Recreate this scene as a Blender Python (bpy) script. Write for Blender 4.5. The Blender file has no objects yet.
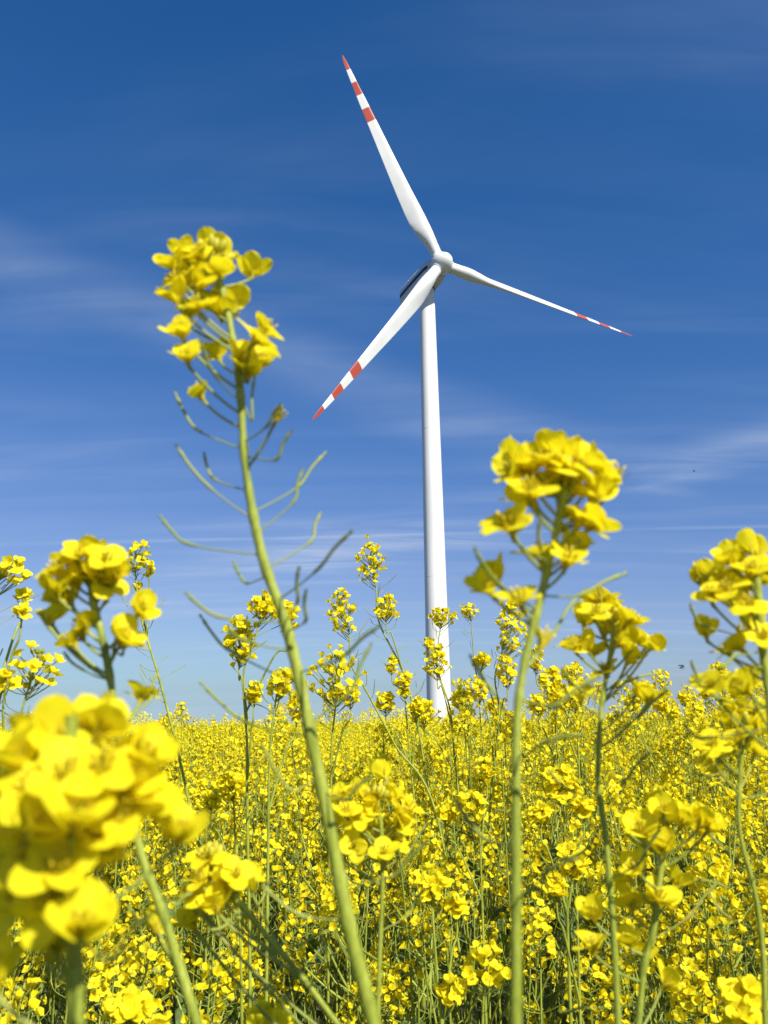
import bpy, math, random
import numpy as np

rng = np.random.default_rng(11)
random.seed(11)
C = bpy.context.scene.collection
scene = bpy.context.scene
R = math.radians
Z = np.array([0.0, 0.0, 1.0])
EXPOSURE = 0.72
SUNWARD = np.array([0.44, -0.585, 0.68])          # towards the sun, where open flowers turn

# ------------------------------------------------------------------ camera
F_PX, HORIZON, ROLL, CAM_H = 797.4, 705.2, R(0.841), 1.35
CAM = np.array([0.0, 0.0, CAM_H])
_th = math.atan((HORIZON - 512) / F_PX)
FW = np.array([0, math.cos(_th), math.sin(_th)])
_r0 = np.array([1.0, 0, 0]); _u0 = np.cross(_r0, FW)
RT = math.cos(ROLL) * _r0 - math.sin(ROLL) * _u0
UP = math.sin(ROLL) * _r0 + math.cos(ROLL) * _u0


def at(x, y, Y):
    """world point seen at photo position x, y, standing Y metres in front of the photographer"""
    d = FW + RT * (x - 384) / F_PX + UP * (512 - y) / F_PX
    return CAM + d * (Y / d[1])


cam_data = bpy.data.cameras.new('camera')
cam = bpy.data.objects.new('camera', cam_data)
C.objects.link(cam)
from mathutils import Matrix, Vector
m = Matrix.Identity(4)
for i in range(3):
    m[i][0], m[i][1], m[i][2], m[i][3] = RT[i], UP[i], -FW[i], CAM[i]
cam.matrix_world = m
cam_data.sensor_fit = 'VERTICAL'
cam_data.sensor_height = 36.0
cam_data.lens = F_PX / 1024 * 36.0
cam_data.clip_start = 0.01
cam_data.clip_end = 20000
cam_data.dof.use_dof = True
cam_data.dof.focus_distance = 2.2
cam_data.dof.aperture_fstop = 16.5
scene.camera = cam

# ------------------------------------------------------------------ materials
def new_mat(name):
    mt = bpy.data.materials.new(name)
    mt.use_nodes = True
    nt = mt.node_tree
    nt.nodes.clear()
    out = nt.nodes.new('ShaderNodeOutputMaterial')
    return mt, nt, out


def noise(nt, scale, detail=3.0, coord='Object', vscale=None):
    tc = nt.nodes.new('ShaderNodeTexCoord')
    n = nt.nodes.new('ShaderNodeTexNoise')
    n.inputs['Scale'].default_value = scale
    n.inputs['Detail'].default_value = detail
    src = tc.outputs[coord]
    if vscale:
        mp = nt.nodes.new('ShaderNodeMapping')
        mp.inputs['Scale'].default_value = vscale
        nt.links.new(src, mp.inputs['Vector'])
        src = mp.outputs['Vector']
    nt.links.new(src, n.inputs['Vector'])
    return n.outputs['Fac']


def ramp(nt, fac, stops):
    r = nt.nodes.new('ShaderNodeValToRGB')
    e = r.color_ramp.elements
    while len(e) < len(stops):
        e.new(0.5)
    for q, (p, c) in zip(e, stops):
        q.position = p
        q.color = (*c, 1)
    nt.links.new(fac, r.inputs['Fac'])
    return r.outputs['Color']


def bump(nt, h, strength, dist):
    b = nt.nodes.new('ShaderNodeBump')
    b.inputs['Strength'].default_value = strength
    b.inputs['Distance'].default_value = dist
    nt.links.new(h, b.inputs['Height'])
    return b.outputs['Normal']


def leafy(name, stops, scale, trans, rough=0.55, spec=0.3, tcol=None, vscale=None, bump_s=0.0, island=False, bump_scale=None, blemish=False):
    """thin plant tissue: principled surface mixed with light passing through it"""
    mt, nt, out = new_mat(name)
    fac = noise(nt, scale, 4, vscale=vscale)
    if blemish:                                                     # pale waxy bloom broken by small darker marks
        b1 = noise(nt, 900, 2, vscale=(1, 1, 0.45)); b2 = noise(nt, 26, 3)
        q1 = nt.nodes.new('ShaderNodeMath'); q1.operation = 'MULTIPLY_ADD'; nt.links.new(b1, q1.inputs[0]); q1.inputs[1].default_value = 0.55; nt.links.new(fac, q1.inputs[2])
        q2 = nt.nodes.new('ShaderNodeMath'); q2.operation = 'MULTIPLY_ADD'; nt.links.new(b2, q2.inputs[0]); q2.inputs[1].default_value = 0.6; nt.links.new(q1.outputs[0], q2.inputs[2])
        q3 = nt.nodes.new('ShaderNodeMath'); q3.operation = 'SUBTRACT'; nt.links.new(q2.outputs[0], q3.inputs[0]); q3.inputs[1].default_value = 0.57
        fac = q3.outputs[0]
    if island:
        geo = nt.nodes.new('ShaderNodeNewGeometry')
        mx = nt.nodes.new('ShaderNodeMath'); mx.operation = 'MULTIPLY_ADD'
        nt.links.new(geo.outputs['Random Per Island'], mx.inputs[0])
        mx.inputs[1].default_value = 0.5
        ad = nt.nodes.new('ShaderNodeMath'); ad.operation = 'MULTIPLY_ADD'
        nt.links.new(fac, ad.inputs[0]); ad.inputs[1].default_value = 0.6
        ad.inputs[2].default_value = -0.05
        nt.links.new(ad.outputs[0], mx.inputs[2])
        fac = mx.outputs[0]
    col = ramp(nt, fac, stops)
    p = nt.nodes.new('ShaderNodeBsdfPrincipled')
    nt.links.new(col, p.inputs['Base Color'])
    p.inputs['Roughness'].default_value = rough
    p.inputs['Specular IOR Level'].default_value = spec
    if bump_s:
        bf = noise(nt, bump_scale or scale * 3, 3, vscale=vscale)
        nt.links.new(bump(nt, bf, bump_s, 0.001), p.inputs['Normal'])
    if trans > 0:
        t = nt.nodes.new('ShaderNodeBsdfTranslucent')
        g = nt.nodes.new('ShaderNodeMixRGB'); g.blend_type = 'MULTIPLY'
        g.inputs['Fac'].default_value = 1
        nt.links.new(col, g.inputs['Color1'])
        g.inputs['Color2'].default_value = (*(tcol or (1, 1, 1)), 1)
        nt.links.new(g.outputs['Color'], t.inputs['Color'])
        mix = nt.nodes.new('ShaderNodeMixShader')
        mix.inputs['Fac'].default_value = trans
        nt.links.new(p.outputs[0], mix.inputs[1])
        nt.links.new(t.outputs[0], mix.inputs[2])
        nt.links.new(mix.outputs[0], out.inputs['Surface'])
    else:
        nt.links.new(p.outputs[0], out.inputs['Surface'])
    return mt


M = {}
M['petal'] = leafy('petal', [(0.25, (0.87, 0.74, 0.010)), (0.5, (0.91, 0.81, 0.017)), (0.8, (0.95, 0.87, 0.035))], 160, 0.47, 0.6, 0.15,
                   tcol=(1.0, 1.0, 0.8), bump_s=0.12, bump_scale=350)
M['field_petal'] = leafy('field_petal', [(0.2, (0.84, 0.67, 0.008)), (0.5, (0.91, 0.80, 0.016)), (0.85, (0.95, 0.87, 0.035))], 9, 0.45, 0.6, 0.18,
                         tcol=(1.0, 1.0, 0.8), island=True)
M['bud'] = leafy('bud', [(0.3, (0.45, 0.44, 0.04)), (0.6, (0.62, 0.55, 0.03))], 300, 0.2, 0.5, 0.3)
M['stamen'] = leafy('stamen', [(0.3, (0.74, 0.60, 0.02)), (0.7, (0.84, 0.68, 0.05))], 400, 0.15, 0.6, 0.2)
M['sepal'] = leafy('sepal', [(0.3, (0.58, 0.50, 0.03)), (0.7, (0.72, 0.58, 0.03))], 250, 0.3, 0.55, 0.2)
M['withered'] = leafy('withered', [(0.3, (0.50, 0.34, 0.12)), (0.7, (0.72, 0.55, 0.28))], 300, 0.3, 0.8, 0.1)
M['stem'] = leafy('stem', [(0.22, (0.15, 0.19, 0.024)), (0.42, (0.25, 0.295, 0.034)), (0.6, (0.30, 0.345, 0.042)), (0.82, (0.38, 0.42, 0.085))], 60, 0.0, 0.5, 0.3,
                  vscale=(7, 7, 0.7), bump_s=0.5, bump_scale=260, blemish=True)
M['field_stem'] = leafy('field_stem', [(0.25, (0.17, 0.21, 0.026)), (0.5, (0.26, 0.31, 0.040)), (0.8, (0.36, 0.39, 0.07))], 7, 0.0, 0.55, 0.3)
M['pod'] = leafy('pod', [(0.3, (0.18, 0.23, 0.032)), (0.55, (0.25, 0.29, 0.042)), (0.8, (0.31, 0.31, 0.065))], 45, 0.0, 0.45, 0.35)
M['leaf'] = leafy('leaf', [(0.3, (0.075, 0.12, 0.024)), (0.55, (0.11, 0.165, 0.038)), (0.8, (0.16, 0.21, 0.058))], 22, 0.22, 0.5, 0.35,
                  tcol=(1.0, 1.2, 0.5), bump_s=0.4, bump_scale=120)


def paint(name, stops, scale, rough=0.4, spec=0.5, vscale=None):
    mt, nt, out = new_mat(name)
    p = nt.nodes.new('ShaderNodeBsdfPrincipled')
    nt.links.new(ramp(nt, noise(nt, scale, 5, vscale=vscale), stops), p.inputs['Base Color'])
    p.inputs['Roughness'].default_value = rough
    p.inputs['Specular IOR Level'].default_value = spec
    nt.links.new(p.outputs[0], out.inputs['Surface'])
    return mt


M['white_paint'] = paint('white_paint', [(0.3, (0.65, 0.65, 0.625)), (0.6, (0.72, 0.72, 0.695))], 0.35, 0.42, 0.4, vscale=(1, 1, 0.25))
M['blade_white'] = paint('blade_white', [(0.3, (0.64, 0.64, 0.615)), (0.65, (0.70, 0.70, 0.675))], 0.4, 0.4, 0.4)
M['red_paint'] = paint('red_paint', [(0.3, (0.37, 0.058, 0.030)), (0.7, (0.43, 0.075, 0.04))], 0.6, 0.45, 0.4)
M['nacelle_grey'] = paint('nacelle_grey', [(0.3, (0.52, 0.53, 0.51)), (0.7, (0.58, 0.59, 0.57))], 0.5, 0.45, 0.4)
M['blue_stripe'] = paint('blue_stripe', [(0.3, (0.008, 0.018, 0.07)), (0.7, (0.012, 0.026, 0.09))], 0.6, 0.4, 0.4)
M['dark_metal'] = paint('dark_metal', [(0.3, (0.12, 0.12, 0.11)), (0.7, (0.2, 0.19, 0.17))], 1.2, 0.55, 0.4)
M['chitin'] = paint('chitin', [(0.3, (0.012, 0.010, 0.008)), (0.7, (0.03, 0.022, 0.016))], 300, 0.35, 0.5)
M['wing'] = leafy('wing', [(0.3, (0.10, 0.09, 0.08)), (0.7, (0.2, 0.18, 0.16))], 500, 0.6, 0.3, 0.5)
M['soil'] = None
mt, nt, out = new_mat('soil')
p = nt.nodes.new('ShaderNodeBsdfPrincipled')
n1 = noise(nt, 2.2, 8)
nt.links.new(ramp(nt, n1, [(0.3, (0.035, 0.040, 0.016)), (0.5, (0.055, 0.065, 0.024)), (0.7, (0.085, 0.075, 0.040))]), p.inputs['Base Color'])
p.inputs['Roughness'].default_value = 0.95
nt.links.new(bump(nt, noise(nt, 25, 6), 0.8, 0.03), p.inputs['Normal'])
nt.links.new(p.outputs[0], out.inputs['Surface'])
M['soil'] = mt

# ------------------------------------------------------------------ geometry collection
class Geo:
    """quads gathered from many shapes, with a material slot per quad"""
    def __init__(s):
        s.v, s.f, s.m, s.n = [], [], [], 0

    def add(s, v, f, mi=0):
        v = np.asarray(v, float); f = np.asarray(f, np.int64)
        s.v.append(v); s.f.append(f + s.n); s.n += len(v)
        s.m.append(np.full(len(f), mi, np.int32) if np.isscalar(mi) else np.asarray(mi, np.int32))

    def arrays(s):
        if not s.v:
            return np.zeros((0, 3)), np.zeros((0, 4), np.int64), np.zeros(0, np.int32)
        return np.concatenate(s.v), np.concatenate(s.f), np.concatenate(s.m)

    def mesh(s, name, mats, smooth=True, offset=None):
        v, f, mi = s.arrays()
        if offset is not None:
            v = v - offset
        return mesh_from(name, v, f, mi, mats, smooth)


def mesh_from(name, v, f, mi, mats, smooth=True):
    me = bpy.data.meshes.new(name)
    nf = len(f)
    me.vertices.add(len(v)); me.vertices.foreach_set('co', np.ascontiguousarray(v, np.float32).ravel())
    me.loops.add(nf * 4); me.loops.foreach_set('vertex_index', np.ascontiguousarray(f, np.int32).ravel())
    me.polygons.add(nf)
    me.polygons.foreach_set('loop_start', np.arange(nf, dtype=np.int32) * 4)
    try:
        me.polygons.foreach_set('loop_total', np.full(nf, 4, np.int32))
    except Exception:
        pass
    me.polygons.foreach_set('material_index', np.ascontiguousarray(mi, np.int32))
    me.polygons.foreach_set('use_smooth', np.full(nf, bool(smooth)))
    for q in mats:
        me.materials.append(M[q])
    me.update(calc_edges=True)
    return me


def link(name, me, parent=None, loc=None):
    o = bpy.data.objects.new(name, me)
    C.objects.link(o)
    if parent is not None:
        o.parent = parent
    if loc is not None:
        o.location = tuple(loc)
    return o


def thing(name, label, cat, loc=(0, 0, 0), group=None):
    o = bpy.data.objects.new(name, None)
    o.empty_display_size = 0.05
    C.objects.link(o)
    o.location = tuple(loc)
    o['label'] = label; o['category'] = cat
    if group:
        o['group'] = group
    return o


def gz(r):
    """height of the land r metres from the photographer, who stands on a gentle rise"""
    return -0.0205 * np.maximum(0.0, np.asarray(r, float) - 4.0)


def unit(v):
    v = np.asarray(v, float)
    return v / (np.linalg.norm(v) + 1e-12)


def frame(axis, roll=0.0):
    """3x3 matrix whose third column is axis"""
    z = unit(axis)
    a = np.array([1.0, 0, 0]) if abs(z[0]) < 0.9 else np.array([0, 1.0, 0])
    x = unit(np.cross(a, z)); y = np.cross(z, x)
    c, s_ = math.cos(roll), math.sin(roll)
    return np.stack([c * x + s_ * y, -s_ * x + c * y, z], axis=1)


def catmull(pts, per=6):
    P = np.asarray(pts, float)
    if len(P) == 2:
        t = np.linspace(0, 1, per + 1)[:, None]
        return P[0] * (1 - t) + P[1] * t
    Q = np.vstack([2 * P[0] - P[1], P, 2 * P[-1] - P[-2]])
    out = []
    for i in range(1, len(Q) - 2):
        t = np.linspace(0, 1, per, endpoint=False)[:, None]
        a, b, c, d = Q[i - 1], Q[i], Q[i + 1], Q[i + 2]
        out.append(0.5 * ((2 * b) + (c - a) * t + (2 * a - 5 * b + 4 * c - d) * t ** 2 + (3 * b - a - 3 * c + d) * t ** 3))
    out.append(P[-1][None])
    return np.vstack(out)


def tube(path, radii, sides=6):
    P = np.asarray(path, float); n = len(P)
    r = np.broadcast_to(np.asarray(radii, float), (n,))
    T = np.gradient(P, axis=0); T /= (np.linalg.norm(T, axis=1)[:, None] + 1e-12)
    a = np.array([1.0, 0, 0]) if abs(T[0][0]) < 0.8 else np.array([0, 1.0, 0])
    X = unit(np.cross(a, T[0]))
    V = np.empty((n, sides, 3))
    ang = np.arange(sides) * 2 * math.pi / sides
    ca, sa = np.cos(ang)[:, None], np.sin(ang)[:, None]
    for i in range(n):
        X = unit(X - T[i] * (X @ T[i])); Yv = np.cross(T[i], X)
        V[i] = P[i] + r[i] * (ca * X + sa * Yv)
    i = np.arange(n - 1)[:, None]; j = np.arange(sides)[None]
    k = (j + 1) % sides
    F = np.stack([i * sides + j, i * sides + k, (i + 1) * sides + k, (i + 1) * sides + j], -1).reshape(-1, 4)
    return V.reshape(-1, 3), F


def ellipsoid(c, axis, length, rad, sides=7, rings=6):
    t = np.linspace(0.02, 0.98, rings)
    path = np.asarray(c) + np.outer((t - 0.5) * length, unit(axis))
    return tube(path, rad * np.sqrt(np.maximum(1 - (2 * t - 1) ** 2, 0.03)), sides)


def bez(a, b, c, n=8):
    t = np.linspace(0, 1, n)[:, None]
    return (1 - t) ** 2 * a + 2 * t * (1 - t) * b + t * t * c


# ------------------------------------------------------------------ flowers
def petal_geo(nu, nv, spread, seed, L=0.0130, W=0.0090):
    """obovate petal on a narrow claw, lying along +x, flower axis +z"""
    r_ = np.random.default_rng(seed)
    u = np.linspace(0, 1, nu)
    phi = R(spread) + r_.normal() * 0.12
    uu = np.linspace(0, 1, 60)
    sm = np.clip((uu - 0.12) / 0.38, 0, 1); sm = sm * sm * (3 - 2 * sm)
    th = R(12) + (phi - R(12)) * sm + (r_.uniform(-0.3, 0.9)) * np.clip(uu - 0.5, 0, 1)
    dr = np.sin(th) * L / 59; dz = np.cos(th) * L / 59
    rr = np.interp(u, uu, np.cumsum(dr)); zz = np.interp(u, uu, np.cumsum(dz)); tt = np.interp(u, uu, th)
    x = np.clip((u - 0.2) / 0.8, 0, 1)
    blade = np.sqrt(np.clip(1 - (2 * np.clip(x, 0, 1) ** 0.82 - 1) ** 2, 0, 1))
    hw = np.maximum(0.0008 * (1 - x), 0) + W / 2 * blade * (0.82 + 0.25 * x)
    v = np.linspace(-1, 1, nv)
    cup = r_.uniform(-0.06, 0.22)
    ph1, ph2 = r_.uniform(0, 6.28, 2)
    V = np.empty((nu, nv, 3))
    for i in range(nu):
        off = cup * hw[i] * v ** 2 + 0.00028 * np.sin(v * 3.1 + ph1 + 3 * u[i]) * x[i] + 0.00016 * np.sin(v * 6 + ph2) * x[i] ** 2
        notch = -0.0007 * x[i] * (1 - np.abs(v)) ** 2 * (u[i] > 0.9)
        V[i, :, 0] = rr[i] - np.cos(tt[i]) * off + notch * np.sin(tt[i])
        V[i, :, 1] = v * hw[i]
        V[i, :, 2] = zz[i] + np.sin(tt[i]) * off
    i = np.arange(nu - 1)[:, None]; j = np.arange(nv - 1)[None]
    F = np.stack([i * nv + j, (i + 1) * nv + j, (i + 1) * nv + j + 1, i * nv + j + 1], -1).reshape(-1, 4)
    return V.reshape(-1, 3), F


SPREADS = (30, 44, 58, 74)
PETALS = {}
for sp in SPREADS:
    for k in range(4):
        g = Geo(); g.add(*petal_geo(13, 9, sp, 100 * k + sp))
        PETALS[sp, k] = g.mesh('petal', ['petal'])

CALYX, STAMENS = [], []
for k in range(3):
    r_ = np.random.default_rng(k + 5)
    g = Geo()
    for a in range(4):
        ang = a * math.pi / 2 + math.pi / 4 + r_.normal() * 0.1
        d = np.array([math.cos(ang), math.sin(ang), 0])
        o = r_.uniform(0.0022, 0.0052)
        path = bez(d * 0.0006, d * 0.0012 + Z * 0.003, d * o + Z * 0.0068, 6)
        w = np.array([0.5, 1.0, 1.1, 0.95, 0.7, 0.15]) * 0.0010
        side = np.array([-d[1], d[0], 0])
        V = np.empty((6, 3, 3))
        for i in range(6):
            for j, s_ in enumerate((-1, 0, 1)):
                V[i, j] = path[i] + side * s_ * w[i] - d * abs(s_) * 0.0003
        ii = np.arange(5)[:, None]; jj = np.arange(2)[None]
        g.add(V.reshape(-1, 3), np.stack([ii * 3 + jj, (ii + 1) * 3 + jj, (ii + 1) * 3 + jj + 1, ii * 3 + jj + 1], -1).reshape(-1, 4))
    CALYX.append(g.mesh('calyx', ['sepal']))
    g = Geo()
    for a in range(6):
        ang = a * math.pi / 3 + r_.normal() * 0.15
        d = np.array([math.cos(ang), math.sin(ang), 0])
        top = d * r_.uniform(0.0016, 0.0026) + Z * r_.uniform(0.0068, 0.0085)
        g.add(*tube(bez(d * 0.0006 + Z * 0.0008, d * 0.0016 + Z * 0.004, top, 5), 0.00022, 5), 0)
        g.add(*ellipsoid(top, d * 0.5 + Z, 0.0020, 0.00042, 6, 5), 1)
    g.add(*tube([Z * 0.0008, Z * 0.004, Z * 0.0078, Z * 0.0084], [0.0006, 0.0007, 0.0005, 0.0007], 6), 2)
    STAMENS.append(g.mesh('stamen_cluster', ['sepal', 'stamen', 'bud']))


def flower_tpl(nu, nv, seed):
    """one merged flower at a lower resolution: (verts, quads, slots); slots 0 petal, 1 green"""
    r_ = np.random.default_rng(seed)
    g = Geo()
    sp = r_.choice([32, 46, 58, 72])
    for k in range(4):
        v, f = petal_geo(nu, nv, sp + r_.normal() * 6, seed * 7 + k)
        a = k * math.pi / 2 + r_.normal() * 0.15
        c, s_ = math.cos(a), math.sin(a)
        g.add(v @ np.array([[c, s_, 0], [-s_, c, 0], [0, 0, 1]]), f, 0)
    g.add(*ellipsoid(Z * 0.0035, Z, 0.007, 0.0008, 4, 4), 0)
    return g.arrays()


TPL_HI = [flower_tpl(8, 5, s) for s in range(10)]
TPL_MID = [flower_tpl(5, 3, s + 30) for s in range(10)]


def tpl_quad(seed):
    """a far flower: four single-quad petals"""
    r_ = np.random.default_rng(seed)
    g = Geo(); sp = R(r_.uniform(40, 80))
    for k in range(4):
        a = k * math.pi / 2 + r_.normal() * 0.2
        d = np.array([math.cos(a), math.sin(a), 0]); s_ = np.array([-d[1], d[0], 0])
        o = d * math.sin(sp) + Z * math.cos(sp)
        b0 = Z * 0.003 + d * 0.0012
        g.add([b0 - s_ * 0.0012, b0 + o * 0.0065 - s_ * 0.005, b0 + o * 0.0105, b0 + o * 0.0065 + s_ * 0.005], [[0, 1, 2, 3]], 0)
    return g.arrays()


TPL_LOW = [tpl_quad(s) for s in range(8)]


def put(g, tpl, pos, axis, scale=1.0, mmap=None):
    v, f, mi = tpl
    fr = frame(axis, random.uniform(0, 6.28))
    g.add((v * scale) @ fr.T + pos, f, mi if mmap is None else np.asarray(mmap)[mi])


def attach_point(stem, p):
    """where on the stem a stalk that reaches p leaves it"""
    h = np.linalg.norm(stem[:, :2] - p[:2], axis=1)
    cost = np.abs(stem[:, 2] - (p[2] - 0.75 * h - 0.004))
    return int(np.argmin(cost))


# ------------------------------------------------------------------ foreground plants
GRP = 'rapeseed plants in the foreground'


def to_ground(pts, drift=(0.0, 0.0)):
    """continue an in-frame stem (listed top first, world points) down to the soil"""
    last, prev = pts[-1], pts[-2]
    d = unit(last - prev)
    if d[2] > -0.5:
        d = unit(d + np.array([0, 0, -1.0]))
    q1 = last + d * 0.16
    q1 = q1 if q1[2] > 0.3 else last + d * 0.05
    foot = np.array([q1[0] + d[0] * 0.18 + drift[0], q1[1] + 0.05 + drift[1], 0.0])
    q2 = (q1 + foot) / 2 + np.array([d[0] * 0.03, 0, 0.05])
    return list(pts) + [q1, q2, foot]


def wpts(px, Y):
    return [at(q[0], q[1], Y + (q[2] if len(q) > 2 else 0.0)) for q in px]


def stem_mesh(path, r_top, r_bot, knots=(), sides=12):
    g = Geo()
    n = len(path)
    s = np.concatenate([[0], np.cumsum(np.linalg.norm(np.diff(path, axis=0), axis=1))])
    rad = r_top + (r_bot - r_top) * np.clip(s / 0.26, 0, 1) ** 0.95 + np.clip(s - 0.26, 0, 2) * r_bot * 0.5
    for k in knots:
        rad = rad + 0.16 * rad * np.exp(-((s - s[k]) / 0.0024) ** 2)
    g.add(*tube(path, rad, sides), 0)
    return g, s


def pod_path(root, mid, tip):
    return catmull([root, (root + mid) / 2 + Z * -0.0006, mid, (mid + tip) / 2 + unit(np.cross(tip - mid, [0, 1, 0])) * 0.0006, tip], 5)


def add_pod(root_obj, base, path, thick=1.0, name='seed_pod'):
    n = len(path)
    t = np.linspace(0, 1, n)
    rad = 0.58 * np.where(t < 0.45, 0.0006, 0.0006 + 0.0005 * np.clip((t - 0.45) / 0.08, 0, 1))
    rad = rad + 0.0005 * np.exp(-((t - 0.47) / 0.03) ** 2)
    rad = np.where(t > 0.88, 0.0011 - 0.0007 * np.clip((t - 0.88) / 0.06, 0, 1), rad)
    rad = rad + 0.0003 * (t > 0.985)
    g = Geo(); g.add(*tube(path, rad * thick, 8))
    return link(name, g.mesh(name, ['pod'], offset=base), root_obj)


def add_flower(root_obj, base, stem, p, r_, size=1.0, spent=False, face=None, wilt=False):
    """one open flower: stalk (its own mesh) with four petals, calyx and stamens as children"""
    k = attach_point(stem, p)
    a = stem[k]
    d = p - a
    out = unit(d + 1e-6)
    axis = unit(out * 1.0 + Z * 0.10 + SUNWARD * 0.42 + r_.normal(size=3) * 0.32)
    if face is not None:
        axis = unit(axis * 0.8 + np.asarray(face) + r_.normal(size=3) * 0.22)
    fb = p - axis * 0.009 * size
    ctrl = a + (fb - a) * 0.55 - Z * 0.12 * np.linalg.norm(fb - a)
    path = bez(a, ctrl, fb, 10)
    g = Geo()
    t = np.linspace(0, 1, 10)
    g.add(*tube(path, (0.00062 + 0.0004 * (t > 0.93)) * size, 7))
    fr = frame(axis, r_.uniform(0, 6.28))
    v, f, mi = g.arrays()
    v = (v - fb) @ fr
    me = mesh_from('flower', v, f, mi, ['pod'])
    o = bpy.data.objects.new('flower', me); C.objects.link(o)
    o.parent = root_obj
    m4 = Matrix.Identity(4)
    for i in range(3):
        for j in range(3):
            m4[i][j] = fr[i, j]
        m4[i][3] = (fb - base)[i]
    o.matrix_local = m4
    sp = SPREADS[r_.choice(4, p=[0.22, 0.3, 0.3, 0.18])]
    keep = 4 if not wilt else r_.integers(1, 3)
    if not spent:
        for q in range(4):
            if q >= keep:
                continue
            c = link('petal', PETALS[sp, int(r_.integers(4))], o)
            c.rotation_euler = (r_.normal() * 0.10, r_.normal() * 0.14, q * math.pi / 2 + r_.normal() * 0.13)
            s_ = size * r_.uniform(0.9, 1.08)
            c.scale = (s_, s_ * r_.uniform(0.92, 1.1), s_)
    c = link('calyx', CALYX[int(r_.integers(3))], o); c.scale = (size,) * 3
    c = link('stamen_cluster', STAMENS[int(r_.integers(3))], o); c.scale = (size,) * 3
    if spent:
        o['label'] = 'flower that has dropped its petals'
    return o


def near_plant(label, Y, stem_px, flowers, pods=(), r_top=0.0011, r_bot=0.0026, size=1.0, depth=0.014, extra=4, spent=(), buds=0, seed=1, wilt=(), drift=(0, 0), face=None):
    r_ = np.random.default_rng(seed)
    pts = to_ground(wpts(stem_px, Y), drift)
    path = catmull(pts, 12)
    base = path[-1].copy()
    root = thing('rapeseed_plant', label, 'plant', base, GRP)
    knots = []
    for fl in flowers:
        p = at(fl[0], fl[1], Y + (fl[2] if len(fl) > 2 else r_.uniform(-depth, depth)))
        s_ = size * r_.uniform(0.9, 1.1)
        add_flower(root, base, path, p, r_, s_, face=face); knots.append(attach_point(path, p))
    c = np.mean([at(f[0], f[1], Y) for f in flowers[:8]], axis=0)
    for _ in range(extra):                       # flowers round the far side of the head
        p = c + np.array([r_.normal() * 0.007, depth + abs(r_.normal()) * 0.012, r_.normal() * 0.008])
        add_flower(root, base, path, p, r_, size * r_.uniform(0.85, 1.05))
    for fl in spent:
        add_flower(root, base, path, at(fl[0], fl[1], Y + r_.uniform(-depth, depth)), r_, size, spent=True)
    for fl in wilt:
        add_flower(root, base, path, at(fl[0], fl[1], Y + r_.uniform(-depth, depth)), r_, size, wilt=True)
    for pd in pods:
        (x0, y0), (x1, y1), (x2, y2) = pd
        dz = r_.uniform(-0.022, 0.022)
        q0, q1, q2 = at(x0, y0, Y), at(x1, y1, Y + dz), at(x2, y2, Y + dz * 1.4)
        k = int(np.argmin(np.linalg.norm(path - q0, axis=1)))
        if np.linalg.norm(path[k] - q0) < 0.03:
            q0 = path[k]
        knots.append(k)
        add_pod(root, base, pod_path(q0, q1, q2), size)
    for i in range(buds):                        # unopened buds at the tip
        a = i * 2.4
        p = path[0] + np.array([math.cos(a), math.sin(a), 0]) * 0.0022 * math.sqrt(i + 0.3) + Z * (0.006 - 0.0006 * i)
        g = Geo(); ax = unit(p - path[0] + Z * 0.004)
        g.add(*ellipsoid(p, ax, 0.0058, 0.0016, 8, 7), 0)
        g.add(*tube([path[0], (path[0] + p) / 2, p], 0.0004, 5), 0)
        link('flower_bud', g.mesh('flower_bud', ['bud'], offset=base), root)
    g, s = stem_mesh(path, r_top, r_bot, set(knots))
    link('stem', g.mesh('stem', ['stem'], offset=base), root)
    return root


near_plant('tallest foreground rapeseed plant, leaning left, with a long bare stem of curved pods', 0.27,
    [(212, 258), (222, 290), (232, 335), (240, 390), (246, 470), (262, 555), (290, 640), (322, 790), (350, 930), (378, 1040)],
    [(166, 254), (180, 247), (195, 243), (209, 240), (221, 246), (168, 272), (184, 263), (200, 258), (216, 261), (173, 286), (188, 280), (205, 275), (194, 294),
     (255, 262), (222, 302), (212, 296), (231, 296), (273, 322), (266, 330), (244, 350), (179, 321), (184, 346), (216, 347), (250, 361), (262, 354)],
    [((240, 452), (196, 429), (175, 393)), ((240, 400), (215, 375), (200, 340)), ((250, 452), (277, 459), (292, 430)), ((242, 492), (213, 478), (204, 453)),
     ((248, 520), (207, 485), (176, 445)), ((254, 512), (300, 485), (326, 452)), ((257, 535), (295, 500), (303, 469)), ((262, 553), (186, 543), (160, 516)),
     ((264, 566), (312, 540), (321, 512)), ((266, 576), (246, 583), (234, 562)), ((276, 598), (320, 567), (352, 531)), ((297, 622), (298, 600), (299, 567)),
     ((300, 628), (306, 620), (306, 590)), ((284, 622), (217, 616), (185, 592)), ((300, 676), (345, 655), (381, 625)), ((300, 690), (227, 649), (200, 615)),
     ((268, 655), (244, 640), (227, 627)), ((318, 716), (352, 689), (372, 643)), ((316, 735), (244, 721), (200, 682)), ((240, 395), (252, 420), (255, 375)),
     ((243, 440), (268, 425), (281, 404)), ((322, 790), (346, 800), (372, 776)), ((322, 780), (290, 790), (262, 745)), ((345, 890), (395, 875), (428, 842)), ((348, 915), (300, 915), (262, 885))],
    r_top=0.0009, r_bot=0.0023, spent=[(283, 408)], wilt=[(193, 384), (246, 356)], buds=9, seed=3, extra=1, size=0.84)

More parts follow.
